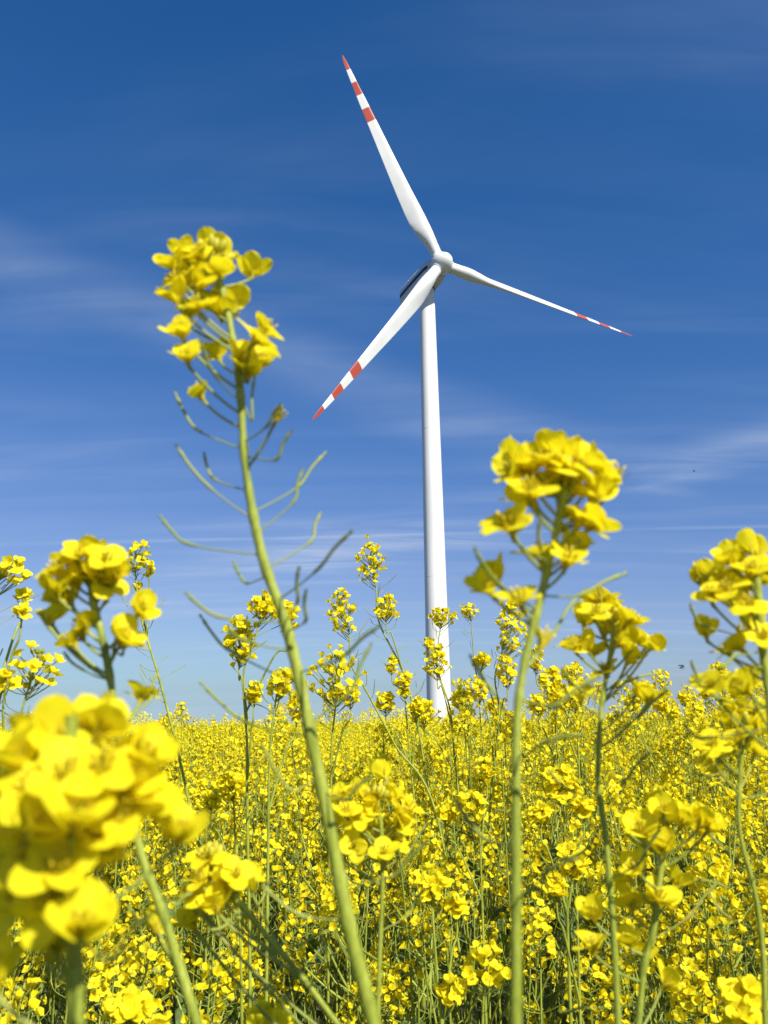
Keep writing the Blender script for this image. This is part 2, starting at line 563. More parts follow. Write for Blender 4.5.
near_plant('rapeseed plant with a large bright flower head on an upright stem right of the tower', 0.245,
    [(566, 482), (562, 505), (552, 550), (540, 600), (525, 660), (517, 720), (516, 800), (516, 900), (516, 1040)],
    [(505, 464), (519, 459), (536, 450), (552, 444), (568, 449), (584, 458), (600, 454), (609, 465), (602, 481), (582, 478), (562, 474), (545, 470), (528, 477),
     (521, 487), (504, 510), (512, 516), (588, 508), (602, 514), (540, 541), (580, 537), (572, 548), (487, 569), (481, 576), (517, 586), (556, 452)],
    [((549, 600), (584, 594), (626, 573)), ((538, 612), (500, 585), (474, 548)), ((545, 570), (540, 545), (541, 518)), ((527, 660), (556, 630), (578, 596)),
     ((520, 700), (556, 705), (600, 676)), ((518, 725), (492, 690), (470, 655)), ((517, 760), (545, 742), (586, 735)), ((516, 850), (484, 838), (455, 800)), ((516, 900), (548, 872), (580, 858))],
    r_top=0.0008, r_bot=0.0023, spent=[(618, 466)], wilt=[(549, 629)], buds=7, seed=8, extra=3, size=0.92)

near_plant('foreground rapeseed plant with a shaggy drooping flower head just behind the big bright one', 0.36,
    [(614, 628), (610, 655), (604, 690), (600, 720), (598, 780), (605, 834), (610, 888), (614, 943), (619, 1040)],
    [(602, 590), (596, 604), (587, 612), (612, 600), (622, 612), (637, 612), (571, 636), (582, 640), (594, 644), (628, 640), (644, 634), (654, 637), (634, 652),
     (602, 662), (643, 679), (654, 690), (608, 622), (626, 628)],
    [((606, 690), (632, 680), (655, 674)), ((604, 700), (580, 690), (562, 668)), ((600, 740), (640, 716), (668, 690)), ((598, 770), (625, 780), (650, 752)), ((600, 800), (570, 790), (548, 770)),
     ((608, 880), (640, 862), (660, 830)), ((603, 820), (585, 850), (560, 860))],
    r_top=0.0008, r_bot=0.0019, spent=[(598, 585)], wilt=[(580, 688), (660, 640)], buds=5, seed=13, extra=3, size=0.88)

near_plant('rapeseed plant with shaded flowers and curved pods, cut by the right border', 0.30,
    [(757, 578), (759, 608), (763, 650), (768, 690), (776, 760), (788, 860), (800, 1000)],
    [(742, 542), (758, 545), (727, 551), (737, 554), (719, 569), (724, 579), (711, 586), (729, 590), (745, 579), (748, 594), (764, 571), (770, 556), (752, 560),
     (705, 622), (729, 637), (722, 642), (753, 620), (763, 628), (708, 680), (737, 682), (752, 672)],
    [((762, 640), (702, 625), (690, 604)), ((765, 665), (702, 680), (691, 661)), ((769, 709), (719, 699), (692, 676)), ((764, 650), (735, 655), (720, 668)), ((770, 730), (700, 738), (683, 722))],
    r_top=0.0011, r_bot=0.0022, buds=6, seed=21, extra=3, size=0.84)

near_plant('rapeseed plant with a rounded flower head against the sky above the huge blurred blossom', 0.285,
    [(90, 582), (94, 605), (103, 640), (112, 690), (122, 760), (140, 850), (165, 920), (202, 1040)],
    [(52, 560), (66, 551), (80, 546), (95, 545), (108, 552), (56, 578), (70, 568), (86, 566), (100, 568), (50, 594), (52, 606), (64, 588), (112, 576), (120, 571), (76, 622), (70, 632), (86, 614),
     (144, 602), (127, 628), (133, 634), (146, 686)],
    [((104, 650), (82, 640), (62, 641)), ((108, 680), (80, 668), (64, 652)), ((106, 680), (92, 668), (88, 664)), ((104, 640), (122, 655), (128, 645)), ((100, 612), (108, 600), (106, 580)),
     ((116, 730), (150, 700), (158, 670)), ((150, 880), (175, 905), (192, 893)), ((158, 905), (140, 920), (128, 905))],
    r_top=0.0009, r_bot=0.0022, wilt=[(44, 612), (150, 915)], buds=6, seed=36, extra=1, size=0.82)

near_plant('huge out of focus rapeseed blossom filling the lower left corner, nearest to the camera', 0.175,
    [(72, 715), (68, 775), (68, 830), (70, 880), (74, 950), (78, 1050)],
    [(14, 738, -.006), (48, 716, .004), (84, 708, .008), (116, 712, .004), (152, 740, .0), (26, 774, -.010), (66, 760, -.013), (104, 750, -.011), (134, 772, -.006), (174, 802, .004),
     (2, 806, .002), (44, 812, -.012), (84, 800, -.015), (120, 806, -.008), (22, 850, -.004), (60, 856, -.012), (98, 842, -.004), (8, 890, .004), (40, 892, -.006), (30, 752, .002), (70, 735, -.002), (128, 750, .002), (150, 790, -.004), (62, 800, .0), (100, 818, -.006), (30, 822, .002), (78, 838, .0), (44, 870, .002), (180, 818, .006), (84, 912, -.012), (62, 925, .006), (-22, 765, .0), (-16, 850, .006), (-12, 955, .0)],
    [((72, 930), (110, 960), (150, 915))],
    r_top=0.0014, r_bot=0.0020, size=0.86, depth=0.011, buds=0, seed=57, extra=0, face=(0.05, -0.30, 0.22))

near_plant('rapeseed plant with a loose flower cluster bending left beside the tall podded stem', 0.38,
    [(212, 862), (224, 885), (247, 912), (271, 941), (299, 973), (342, 1030)],
    [(203, 850), (214, 858), (197, 868), (184, 884), (222, 872), (204, 884), (236, 870), (256, 872), (212, 898), (192, 905), (186, 915), (228, 888)],
    [((271, 941), (300, 945), (330, 930)), ((285, 957), (270, 985), (262, 990)), ((247, 912), (262, 900), (272, 878)), ((240, 905), (226, 925), (210, 930))],
    r_top=0.0010, r_bot=0.0017, buds=5, seed=61, extra=2, size=0.95, drift=(0.02, 0.05))

near_plant('foreground rapeseed plant with a dense many flowered head right of the tall podded stem', 0.44,
    [(378, 800), (382, 840), (382, 900), (380, 950), (377, 1040)],
    [(338, 790), (352, 785), (366, 790), (380, 787), (394, 793), (406, 806), (414, 800), (344, 804), (358, 812), (374, 805), (388, 816), (402, 820), (348, 824), (338, 842), (366, 832), (398, 836),
     (384, 846), (354, 844), (372, 822), (334, 815)],
    [((382, 870), (410, 850), (428, 822)), ((381, 890), (350, 880), (330, 852)), ((380, 930), (408, 915), (425, 888)), ((379, 980), (350, 960), (335, 930))],
    r_top=0.0008, r_bot=0.0019, buds=6, seed=70, extra=4, size=0.9)

near_plant('rapeseed plant low at the right with scattered open flowers down its bright green stem', 0.40,
    [(668, 822), (664, 850), (659, 885), (653, 932), (644, 967), (637, 1035)],
    [(633, 815), (640, 822), (664, 806), (677, 810), (690, 815), (706, 812), (714, 818), (660, 840), (622, 866), (632, 860), (630, 894), (640, 888), (662, 890), (682, 873), (590, 934), (626, 934), (641, 946), (592, 906), (674, 975)],
    [((652, 940), (690, 915), (720, 880)), ((645, 968), (610, 950), (590, 962)), ((640, 1000), (580, 1008), (560, 1012)), ((660, 880), (700, 880), (728, 888))],
    r_top=0.0011, r_bot=0.0021, buds=4, seed=82, extra=4)

near_plant('rapeseed plant by the right border, flowers tangled with curved pods', 0.40,
    [(744, 730), (741, 765), (739, 796), (740, 834), (755, 894), (763, 953), (766, 1035)],
    [(753, 703), (740, 700), (728, 716), (712, 736), (722, 746), (745, 733), (765, 724), (760, 744), (735, 728), (750, 718), (770, 708), (712, 762), (700, 752)],
    [((740, 800), (775, 790), (800, 770)), ((741, 770), (700, 775), (682, 760)), ((748, 860), (715, 840), (690, 800)), ((752, 880), (785, 870), (800, 850)), ((760, 930), (725, 915), (708, 890))],
    r_top=0.0008, r_bot=0.0019, buds=5, seed=93, extra=3, size=0.9)


# ------------------------------------------------------------------ plants a step further back, head by head
def head_geo(c, rx, rz, stem, r_, n, tpls, size=1.0, buds=6, split=None):
    """flowers over an ovoid raceme round the stem: slots 0 petal, 1 green"""
    g = Geo()
    for i in range(n):
        t = (i + 0.5) / n
        a = i * 2.39996 + r_.uniform(-0.3, 0.3)
        zz = 1 - 1.85 * t
        rr = math.sqrt(max(0.08, 1 - zz * zz)) * r_.uniform(0.35, 1.1)
        p = c + np.array([math.cos(a) * rx * rr, math.sin(a) * rx * rr, (zz + r_.normal() * 0.16) * rz])
        k = attach_point(stem, p)
        out = unit(p - stem[k])
        ax = unit(out + Z * 0.15 + SUNWARD * 0.4 + r_.normal(size=3) * 0.45)
        if split is not None:
            g = Geo(); split.append(g)
        put(g, tpls[int(r_.integers(len(tpls)))], p - ax * 0.005, ax, size * r_.uniform(0.8, 1.1))
        g.add(*tube(bez(stem[k], (stem[k] + p) / 2 - Z * 0.002, p - ax * 0.005, 4), 0.0006, 4), 1)
    top = c + Z * rz * 0.8
    if split is not None:
        return g
    for i in range(buds):
        a = i * 2.4
        p = top + np.array([math.cos(a), math.sin(a), 0]) * 0.0028 * math.sqrt(i + 0.3)
        g.add(*ellipsoid(p, Z + 0.4 * unit(p - top + 1e-5), 0.006, 0.0017, 5, 4), 1)
    return g


def spray_pods(g, path, r_, i0, i1, n, length=0.04, slot=0, sides=5, thick=1.0):
    for i in range(n):
        k = int(i0 + (i1 - i0) * (i + r_.uniform(0, 0.8)) / n)
        k = min(max(k, 0), len(path) - 2)
        a = i * 2.39996 + (r_.uniform(-0.4, 0.4) if n > 1 else r_.uniform(0, 6.28))
        d = np.array([math.cos(a), math.sin(a), 0])
        L = length * r_.uniform(0.6, 1.15)
        q0 = path[k]
        q1 = q0 + d * L * 0.45 + Z * L * r_.uniform(0.1, 0.3)
        q2 = q1 + d * L * r_.uniform(0.1, 0.5) + Z * L * r_.uniform(0.25, 0.6) + r_.normal(size=3) * L * 0.07
        pp = catmull([q0, q1, q2], 4)
        rad = np.where(np.arange(len(pp)) < len(pp) * 0.45, 0.0005, 0.00085) * thick
        rad[-1] = 0.0003
        g.add(*tube(pp, rad, sides), slot)


def back_plant(label, Y, stem_px, heads, n=22, pods=12, seed=1, tpls=None, r_bot=0.0019, size=1.0, drift=(0, 0)):
    """heads: (x, y, width, height) in photo pixels; the first sits on the main stem, the others on side branches"""
    r_ = np.random.default_rng(seed)
    tpls = tpls or (TPL_HI if Y < 1.0 else TPL_MID)
    pts = to_ground(wpts(stem_px, Y), drift)
    path = catmull(pts, 10)
    base = path[-1].copy()
    root = thing('rapeseed_plant', label, 'plant', base, GRP)
    g, s = stem_mesh(path, 0.0009, r_bot, (), 8)
    link('stem', g.mesh('stem', ['stem'], offset=base), root)
    for i, (x, y, w, h) in enumerate(heads):
        c = at(x, y, Y + (0 if i == 0 else r_.uniform(-0.03, 0.03)))
        k = abs((at(x + 1, y, Y) - at(x, y, Y))[0])
        rx, rz = max(w / 2 * k - 0.005, 0.006), max(h / 2 * k - 0.005, 0.005)
        par, st = root, path
        if i:
            low = c - Z * (0.10 + 0.9 * rz)
            hz = np.linalg.norm(path - np.array([path[0][0], path[0][1], low[2]]), axis=1)
            q = path[int(np.argmin(np.abs(path[:, 2] - max(low[2], 0.4))))]
            bp = catmull([c + Z * rz * 0.6, c - Z * (rz + 0.02), (c + q) / 2 - Z * 0.01 + (c - q) * 0.18, q], 8)
            bg = Geo(); bg.add(*tube(bp, np.linspace(0.0008, 0.0015, len(bp)), 6), 0)
            par = link('branch', bg.mesh('branch', ['stem'], offset=base), root)
            st = bp
        size_ = size * 0.82
        nn = max(6, int((1.3 if Y < 0.9 else 1.9) * n * (w * h / (heads[0][2] * heads[0][3])) ** 0.7))
        if Y < 0.66 or nn < 12:
            single = []
            head_geo(c, rx, rz, st, r_, nn, tpls, size_, split=single)
            for fg in single:
                link('flower', fg.mesh('flower', ['petal', 'pod'], offset=base), par)
            continue
        hg = head_geo(c, rx, rz, st, r_, nn, tpls, size_)
        link('flower_head', hg.mesh('flower_head', ['petal', 'pod'], offset=base), par)
    below = int(np.argmin(np.abs(path[:, 2] - (at(heads[0][0], heads[0][1] + heads[0][3] * 0.5, Y)[2]))))
    for i in range(pods):
        k = below + int(i * 1.6) + 1
        if k > len(path) - 12:
            break
        pg = Geo(); spray_pods(pg, path, np.random.default_rng(seed * 50 + i), k, k + 1, 1, 0.042, 0, 6, 0.75)
        o = link('seed_pod', pg.mesh('seed_pod', ['pod'], offset=base), root)
    return root


back_plant('rapeseed plant with a thin podded stem and tiny flower head beside the rounded head', 1.2,
    [(135, 550), (136, 580), (142, 622), (155, 664), (166, 704), (178, 752), (195, 830)], [(137, 557, 40, 36), (150, 568, 18, 22), (138, 586, 14, 12)], 14, 20, 5)
back_plant('rapeseed plant with a full flower cluster at the left border, over the huge blurred blossom', 0.8,
    [(38, 655), (28, 690), (8, 760), (-10, 860)], [(37, 667, 60, 48), (6, 680, 26, 26)], 18, 6, 6)
back_plant('rapeseed plant half outside the left border with spent flowers and long curved pods below', 0.8,
    [(0, 565), (-4, 620), (-6, 700), (-10, 820)], [(12, 570, 44, 30), (24, 594, 16, 12), (22, 611, 16, 10)], 12, 12, 7)
back_plant('rapeseed plant with three flower tufts behind the tall podded stem', 1.05,
    [(264, 598), (255, 640), (244, 672), (247, 723), (247, 790), (248, 860)], [(264, 606, 40, 28), (240, 640, 44, 52), (288, 618, 26, 36), (254, 692, 22, 26)], 20, 8, 9)
back_plant('rapeseed plant with a ragged flower head low against the tall podded stem', 0.95,
    [(280, 675), (276, 699), (271, 740), (269, 777), (268, 860)], [(282, 682, 34, 34), (296, 706, 26, 34)], 16, 6, 10)
back_plant('rapeseed plant with a broad open flower head right of the tall podded stem', 1.2,
    [(336, 660), (336, 700), (332, 740), (331, 790)], [(335, 676, 64, 56), (350, 696, 34, 22)], 34, 8, 11)
back_plant('rapeseed plant with an oval flower head standing clear against the sky left of the tower', 1.45,
    [(341, 595), (349, 632), (351, 664), (366, 690), (395, 745)], [(341, 612, 34, 46)], 28, 14, 12)
back_plant('highest of the distant rapeseed heads, upright stem with two flower tufts against the sky', 1.5,
    [(369, 545), (376, 588), (379, 622), (403, 672), (417, 723), (425, 770)], [(370, 562, 34, 44), (386, 608, 30, 30), (392, 664, 18, 20)], 28, 18, 14)
back_plant('rapeseed plant whose flower tufts stand in front of the foot of the white tower', 1.6,
    [(443, 612), (438, 645), (438, 670), (450, 710), (455, 764)], [(442, 616, 34, 20), (437, 661, 32, 36), (428, 643, 14, 14), (424, 712, 38, 26), (462, 700, 30, 22)], 18, 10, 15)
back_plant('small rapeseed head just right of the white tower on a thin straight stem', 2.1,
    [(468, 606), (471, 621), (476, 672), (490, 726), (494, 770)], [(468, 611, 24, 16), (481, 662, 22, 14)], 16, 16, 16)
back_plant('rapeseed plant with a tall packed flower spike between the tower and the big bright head', 1.5,
    [(512, 605), (502, 651), (495, 677), (499, 710), (496, 750)], [(511, 628, 38, 60), (506, 672, 26, 36), (482, 660, 20, 16)], 44, 8, 17)
back_plant('rapeseed plant with a loose flower tuft behind the shaggy drooping head', 1.4,
    [(574, 668), (576, 700), (578, 740), (580, 800)], [(574, 680, 34, 34), (556, 696, 22, 20), (536, 660, 18, 30)], 20, 8, 18)
back_plant('rapeseed plant with a small round flower head low in the gap near the right border', 1.5,
    [(720, 664), (723, 700), (726, 740), (728, 790)], [(720, 676, 26, 30), (738, 690, 20, 24), (706, 692, 18, 18)], 22, 8, 19)
back_plant('rapeseed flower cluster at the bottom border beside the stem of the rounded head', 0.6,
    [(130, 990), (132, 1010), (134, 1040)], [(130, 1006, 56, 34), (160, 1030, 30, 20)], 16, 0, 20)
back_plant('rapeseed flower cluster at the bottom border left of the tall podded stem', 0.55,
    [(272, 1000), (274, 1020), (276, 1060)], [(270, 1018, 66, 28)], 14, 0, 22)
back_plant('rapeseed plant with two flower clusters low between the tall podded stem and the upright stem', 0.85,
    [(486, 950), (484, 985), (482, 1040)], [(484, 966, 60, 50), (450, 990, 40, 34)], 22, 4, 23)
back_plant('rapeseed flower cluster in the bottom right corner', 0.52,
    [(742, 985), (744, 1010), (746, 1050)], [(742, 1002, 60, 54)], 18, 0, 24)
back_plant('rapeseed plant with a mid height flower head left of the upright stem, above darker leaves', 1.15,
    [(478, 800), (480, 840), (482, 900)], [(470, 806, 40, 36), (446, 812, 30, 24), (486, 770, 26, 26)], 22, 6, 25)

back_plant('rapeseed plant with a narrow flower spike between tower foot and upright stem', 1.7,
    [(478, 680), (480, 715), (484, 760)], [(478, 690, 26, 26), (494, 706, 22, 18), (466, 716, 20, 18)], 24, 8, 31)
back_plant('rapeseed plant with a loose branching head left of the tower foot, breaking the skyline', 1.5,
    [(404, 672), (406, 712), (410, 760)], [(404, 684, 24, 28), (386, 702, 26, 22), (418, 706, 22, 20)], 22, 10, 32)
back_plant('rapeseed plant with a wide branching head on the skyline right of the upright stem', 1.45,
    [(552, 668), (554, 706), (558, 760)], [(552, 680, 30, 28), (574, 698, 26, 24), (538, 704, 24, 22)], 26, 8, 33)
back_plant('rapeseed plant with a small open head on the skyline right of the shaggy drooping head', 1.9,
    [(646, 684), (648, 716), (650, 760)], [(646, 692, 24, 18), (662, 706, 20, 16), (632, 704, 20, 16)], 22, 8, 34)
back_plant('rapeseed plant with a thin tuft on the skyline below the lower insect', 2.1,
    [(684, 690), (685, 720), (688, 760)], [(684, 698, 18, 16), (696, 708, 18, 14), (674, 714, 16, 14)], 20, 6, 35)
back_plant('rapeseed plant with a bushy flower head in the crop right of the upright stem', 0.95,
    [(562, 772), (564, 810), (566, 870)], [(560, 784, 46, 36), (582, 806, 30, 26), (540, 812, 30, 24)], 24, 6, 36)
back_plant('rapeseed plant with clustered flowers in the crop left of the bright scattered stem', 0.9,
    [(574, 846), (576, 880), (578, 940)], [(572, 860, 42, 36), (556, 886, 28, 26)], 22, 6, 37)
back_plant('rapeseed plant with a dense flower head low between tall podded stem and upright stem', 0.85,
    [(430, 868), (432, 905), (436, 960)], [(428, 884, 44, 40), (456, 904, 30, 26)], 24, 6, 38)
back_plant('rapeseed plant with a bright tuft in the crop above the loose bent cluster', 1.1,
    [(232, 776), (234, 810), (236, 860)], [(232, 786, 36, 30), (212, 800, 24, 22)], 22, 6, 39)

# ------------------------------------------------------------------ wind turbine
TB = np.array([7.4457, 117.0, float(gz(math.hypot(7.4457, 117.0)))])
HUB = np.array([9.592, 113.019, 68.796])
yaw, tilt, phase, cone = R(27.78), R(6.6), R(113.19), R(0.9)
N = np.array([math.sin(yaw) * math.cos(tilt), -math.cos(yaw) * math.cos(tilt), math.sin(tilt)])
U = np.array([math.cos(yaw), math.sin(yaw), 0.0])
V_ = np.cross(N, U); V_ = V_ if V_[2] > 0 else -V_
turbine = thing('wind_turbine', 'tall white three bladed wind turbine with red banded blade tips rising behind the flowering field', 'wind turbine', TB)


def lathe(path_pts, radii, sides=48):
    return tube(np.asarray(path_pts, float), radii, sides)


def cap(g, centre, axis, r, sides=32, mi=0):
    fr = frame(axis)
    a = np.arange(sides) * 2 * math.pi / sides
    ring = centre + r * (np.cos(a)[:, None] * fr[:, 0] + np.sin(a)[:, None] * fr[:, 1])
    v = np.vstack([ring, centre[None]])
    f = [[i, (i + 1) % sides, sides, sides] for i in range(sides)]
    g2 = [[2 * i, (2 * i + 1) % sides, (2 * i + 2) % sides, sides] for i in range(sides // 2)]
    g.add(v, g2, mi)


TOWER_TOP = HUB[2] - 2.35 - TB[2]
g = Geo()
def trad(z): return 1.78 - (1.78 - 1.22) * z / TOWER_TOP
zs = np.linspace(0, TOWER_TOP, 24)
rs = [trad(z) for z in zs]
g.add(*lathe([[0, 0, z] for z in zs], rs, 64))
tower = link('tower', g.mesh('tower', ['white_paint']), turbine)
for z in (22.0, 45.0):                                               # flanges where the tower sections are bolted together
    g = Geo(); g.add(*lathe([[0, 0, z - 0.06], [0, 0, z - 0.05], [0, 0, z + 0.05], [0, 0, z + 0.06]], [trad(z) - 0.01, trad(z) + 0.015, trad(z) + 0.015, trad(z) - 0.01], 64))
    link('flange', g.mesh('flange', ['white_paint'], smooth=False), tower)
g = Geo()
dx = [(-0.45, 0.5), (0.45, 0.5), (0.45, 2.6), (-0.45, 2.6)]
vv = []
for off in (0.0, 0.07):
    for x, z in dx:
        vv.append([x, -math.sqrt(trad(z) ** 2 - x * x) - off + 0.02, z])
g.add(vv, [[4, 5, 6, 7], [0, 1, 5, 4], [1, 2, 6, 5], [2, 3, 7, 6], [3, 0, 4, 7]])
link('door', g.mesh('door', ['nacelle_grey'], smooth=False), tower)
g = Geo()
g.add(*lathe([[0, 0, -0.2], [0, 0, 0.25], [0, 0, 0.3]], [2.6, 2.6, 2.3], 48))
cap(g, np.array([0, 0, 0.3]), Z, 2.3, 48)
link('foundation', g.mesh('foundation', ['dark_metal']), turbine)
g = Geo()
g.add(*lathe([[0, 0, TOWER_TOP], [0, 0, TOWER_TOP + 0.5]], [1.34, 1.34], 48))
link('yaw_ring', g.mesh('yaw_ring', ['dark_metal']), turbine)

# nacelle: rounded box along the shaft, behind the rotor
NB = -N
SIDE = unit(np.cross(Z, NB)); NUP = np.cross(NB, SIDE)
nc0 = HUB - TB


def superbox(stations, nn=32, pw=4.5, flat_bottom=0.0):
    """loft of rounded rectangles (centre, half width, half height)"""
    a = np.arange(nn) * 2 * math.pi / nn
    V, F = [], []
    for c, hw, hh in stations:
        ca, sa = np.cos(a), np.sin(a)
        r = (np.abs(ca) ** pw + np.abs(sa) ** pw) ** (-1 / pw)
        V.append(c + np.outer(r * ca * hw, SIDE) + np.outer(r * sa * hh, NUP))
    V = np.vstack(V)
    for i in range(len(stations) - 1):
        for j in range(nn):
            k = (j + 1) % nn
            F.append([i * nn + j, i * nn + k, (i + 1) * nn + k, (i + 1) * nn + j])
    return V, F


NL = 11.0
st = []
for t, w, h, up in [(1.15, 0.9, 0.95, 0.05), (1.2, 1.35, 1.4, 0.05), (1.5, 1.55, 1.6, 0.08), (2.6, 1.7, 1.75, 0.12), (6.0, 1.75, 1.9, 0.15), (9.8, 1.7, 1.85, 0.18), (10.7, 1.6, 1.75, 0.2), (NL, 1.45, 1.6, 0.2), (NL + 0.02, 0.05, 0.05, 0.2)]:
    st.append((nc0 + NB * t + NUP * (up - 0.05), w, h))
g = Geo(); g.add(*superbox(st))
nacelle = link('nacelle', g.mesh('nacelle', ['nacelle_grey']), turbine)
for sgn in (-1, 1):                                                  # dark blue band along each flank
    g = Geo()
    V = []
    for t, w, up in [(1.55, 1.56, 0.08), (2.6, 1.71, 0.12), (6.0, 1.76, 0.15), (9.8, 1.71, 0.18), (10.65, 1.62, 0.2)]:
        for o_, h_ in ((0.012, 0.48), (0.03, 0.48), (0.03, -0.12), (0.012, -0.12)):
            V.append(nc0 + NB * t + SIDE * sgn * (w + o_) + NUP * (up + h_ - 0.05))
    F = []
    for i in range(4):
        for j in range(3):
            F.append([i * 4 + j, i * 4 + j + 1, (i + 1) * 4 + j + 1, (i + 1) * 4 + j])
    g.add(V, F)
    link('stripe', g.mesh('stripe', ['blue_stripe'], smooth=False), nacelle)
g = Geo()                                                            # weather mast on the roof
b0 = nc0 + NB * 9.3 + NUP * 1.85
g.add(*tube([b0, b0 + NUP * 1.3], 0.06, 8)); g.add(*tube([b0 + NUP * 1.15 - SIDE * 0.6, b0 + NUP * 1.15 + SIDE * 0.6], 0.045, 6))
g.add(*ellipsoid(b0 + NUP * 1.45, NUP, 0.45, 0.18, 10, 7)); g.add(*ellipsoid(b0 + NUP * 1.3 - SIDE * 0.6, NUP, 0.35, 0.14, 10, 7))
link('weather_mast', g.mesh('weather_mast', ['white_paint']), nacelle)
g = Geo()
b0 = nc0 + NB * 1.9 + NUP * 1.72
g.add(*superbox([(b0 - NUP * 0.05, 0.6, 0.3), (b0 + NB * 1.6 - NUP * 0.02, 0.6, 0.3), (b0 + NB * 1.62 - NUP * 0.02, 0.05, 0.05)], 20, 6))
link('roof_hatch', g.mesh('roof_hatch', ['nacelle_grey']), nacelle)
g = Geo()
g.add(*tube([nc0 + NB * 0.2, nc0 + NB * 1.3], 1.05, 32))
link('shaft_collar', g.mesh('shaft_collar', ['dark_metal']), nacelle)

# spinner
g = Geo()
prof = [(-0.95, 0.7), (-0.93, 1.45), (-0.6, 1.62), (0.2, 1.66), (0.8, 1.58), (1.3, 1.36), (1.75, 1.02), (2.05, 0.66), (2.2, 0.32), (2.24, 0.05)]
g.add(*tube([nc0 + N * a for a, _ in prof], [b for _, b in prof], 48))
hub = link('hub', g.mesh('hub', ['blade_white']), turbine)

# blades
ST = [(1.1, 1.72, 1.0, 0.5), (2.2, 1.72, 1.0, 0.5), (3.4, 1.85, 0.92, 0.48), (4.8, 2.35, 0.74, 0.42), (6.4, 2.95, 0.54, 0.37), (8.0, 3.2, 0.43, 0.34), (10, 3.12, 0.345, 0.33),
      (13, 2.85, 0.275, 0.31), (17, 2.5, 0.21, 0.3), (21, 2.15, 0.19, 0.3), (25, 1.82, 0.18, 0.3), (29, 1.5, 0.17, 0.3), (32, 1.22, 0.16, 0.3), (35, 0.92, 0.155, 0.3),
      (37.3, 0.66, 0.15, 0.3), (38.5, 0.42, 0.15, 0.3), (39.0, 0.2, 0.15, 0.3), (39.155, 0.05, 0.2, 0.3)]
BANDS = [(0.68, 0.742), (0.807, 0.868), (0.93, 1.01)]
RB = 39.155
sr, sc_, stt, sax = [np.array([q[i] for q in ST]) for i in range(4)]
cuts = sorted({*sr.tolist(), *[b * RB for ab in BANDS for b in ab if b < 1], *np.linspace(2, 38, 40).tolist()})
NA = 28
for k in range(3):
    a = phase - k * 2 * math.pi / 3
    er = unit((math.cos(a) * U + math.sin(a) * V_) * math.cos(cone) + N * math.sin(cone))
    et = math.sin(a) * U - math.cos(a) * V_
    rings = []
    for r in cuts:
        ch, tk, ax = np.interp(r, sr, sc_) * (1 - 0.09 * min(1, max(0, (r - 3) / 4))), np.interp(r, sr, stt), np.interp(r, sr, sax)
        be = R(29 + 3 * max(0, 1 - r / 22) ** 1.5)
        cd = math.cos(be) * et + math.sin(be) * N                   # towards the leading edge
        nd = unit(np.cross(er, cd))
        if nd @ N < 0: nd = -nd
        ths = np.arange(NA) * 2 * math.pi / NA
        x = 0.5 * (1 + np.cos(ths))                                  # 0 leading, 1 trailing
        yt = 5 * tk * (0.2969 * np.sqrt(x) - 0.126 * x - 0.3516 * x ** 2 + 0.2843 * x ** 3 - 0.1015 * x ** 4)
        yc = 0.5 * np.sin(ths)
        blend = np.clip((tk - 0.4) / 0.6, 0, 1)
        y = np.sign(np.sin(ths)) * yt * (1 - blend) + yc * blend
        y = y + (1 - blend) * 0.03 * np.sin(math.pi * x)
        pre = N * 0.0
        rings.append(nc0 + er * r + pre + np.outer((ax - x) * ch, cd) + np.outer(y * ch, -nd))
    def ring_faces(i0, i1):
        g = Geo()
        v = np.vstack(rings[i0:i1 + 1])
        i = np.arange(i1 - i0)[:, None]; j = np.arange(NA)[None]; kk = (j + 1) % NA
        g.add(v, np.stack([i * NA + j, i * NA + kk, (i + 1) * NA + kk, (i + 1) * NA + j], -1).reshape(-1, 4))
        return g
    idx = lambda r: int(np.argmin(np.abs(np.array(cuts) - r)))
    white = Geo(); start = 0
    red = []
    for lo, hi in BANDS:
        i0, i1 = idx(lo * RB), (idx(hi * RB) if hi < 1 else len(cuts) - 1)
        v, f, mi = ring_faces(start, i0).arrays(); white.add(v, f)
        red.append(ring_faces(i0, i1)); start = i1
    blade = link('blade', white.mesh('blade', ['blade_white']), turbine)
    for rg in red:
        link('red_band', rg.mesh('red_band', ['red_paint']), blade)
    g = Geo(); g.add(*tube([nc0 + er * 1.0, nc0 + er * 1.72, nc0 + er * 1.76], [0.98, 0.98, 0.86], 32))
    link('root_collar', g.mesh('root_collar', ['blade_white']), blade)

# ------------------------------------------------------------------ field plants
def leaf_geo(g, base, az, L, W, r_, slot=0):
    d = np.array([math.cos(az), math.sin(az), 0]); s_ = np.array([-d[1], d[0], 0])
    mid = catmull([base, base + d * L * 0.35 + Z * L * 0.22, base + d * L * 0.75 + Z * L * r_.uniform(-0.05, 0.2), base + d * L - Z * L * r_.uniform(0.0, 0.35)], 3)
    n = len(mid)
    t = np.linspace(0, 1, n)
    w = W * (0.25 + 0.75 * np.sin(math.pi * np.clip(t * 0.9 + 0.1, 0, 1)) ** 0.8) * (1 - t ** 4) + 0.0005
    V = np.empty((n, 3, 3))
    tw = r_.normal() * 0.3
    for i in range(n):
        V[i, 1] = mid[i]
        for j, q in ((0, -1), (2, 1)):
            V[i, j] = mid[i] + s_ * q * w[i] + Z * (0.3 * w[i] + q * tw * w[i] + 0.15 * w[i] * math.sin(9 * t[i] + q))
    i = np.arange(n - 1)[:, None]; j = np.arange(2)[None]
    g.add(V.reshape(-1, 3), np.stack([i * 3 + j, (i + 1) * 3 + j, (i + 1) * 3 + j + 1, i * 3 + j + 1], -1).reshape(-1, 4), slot)


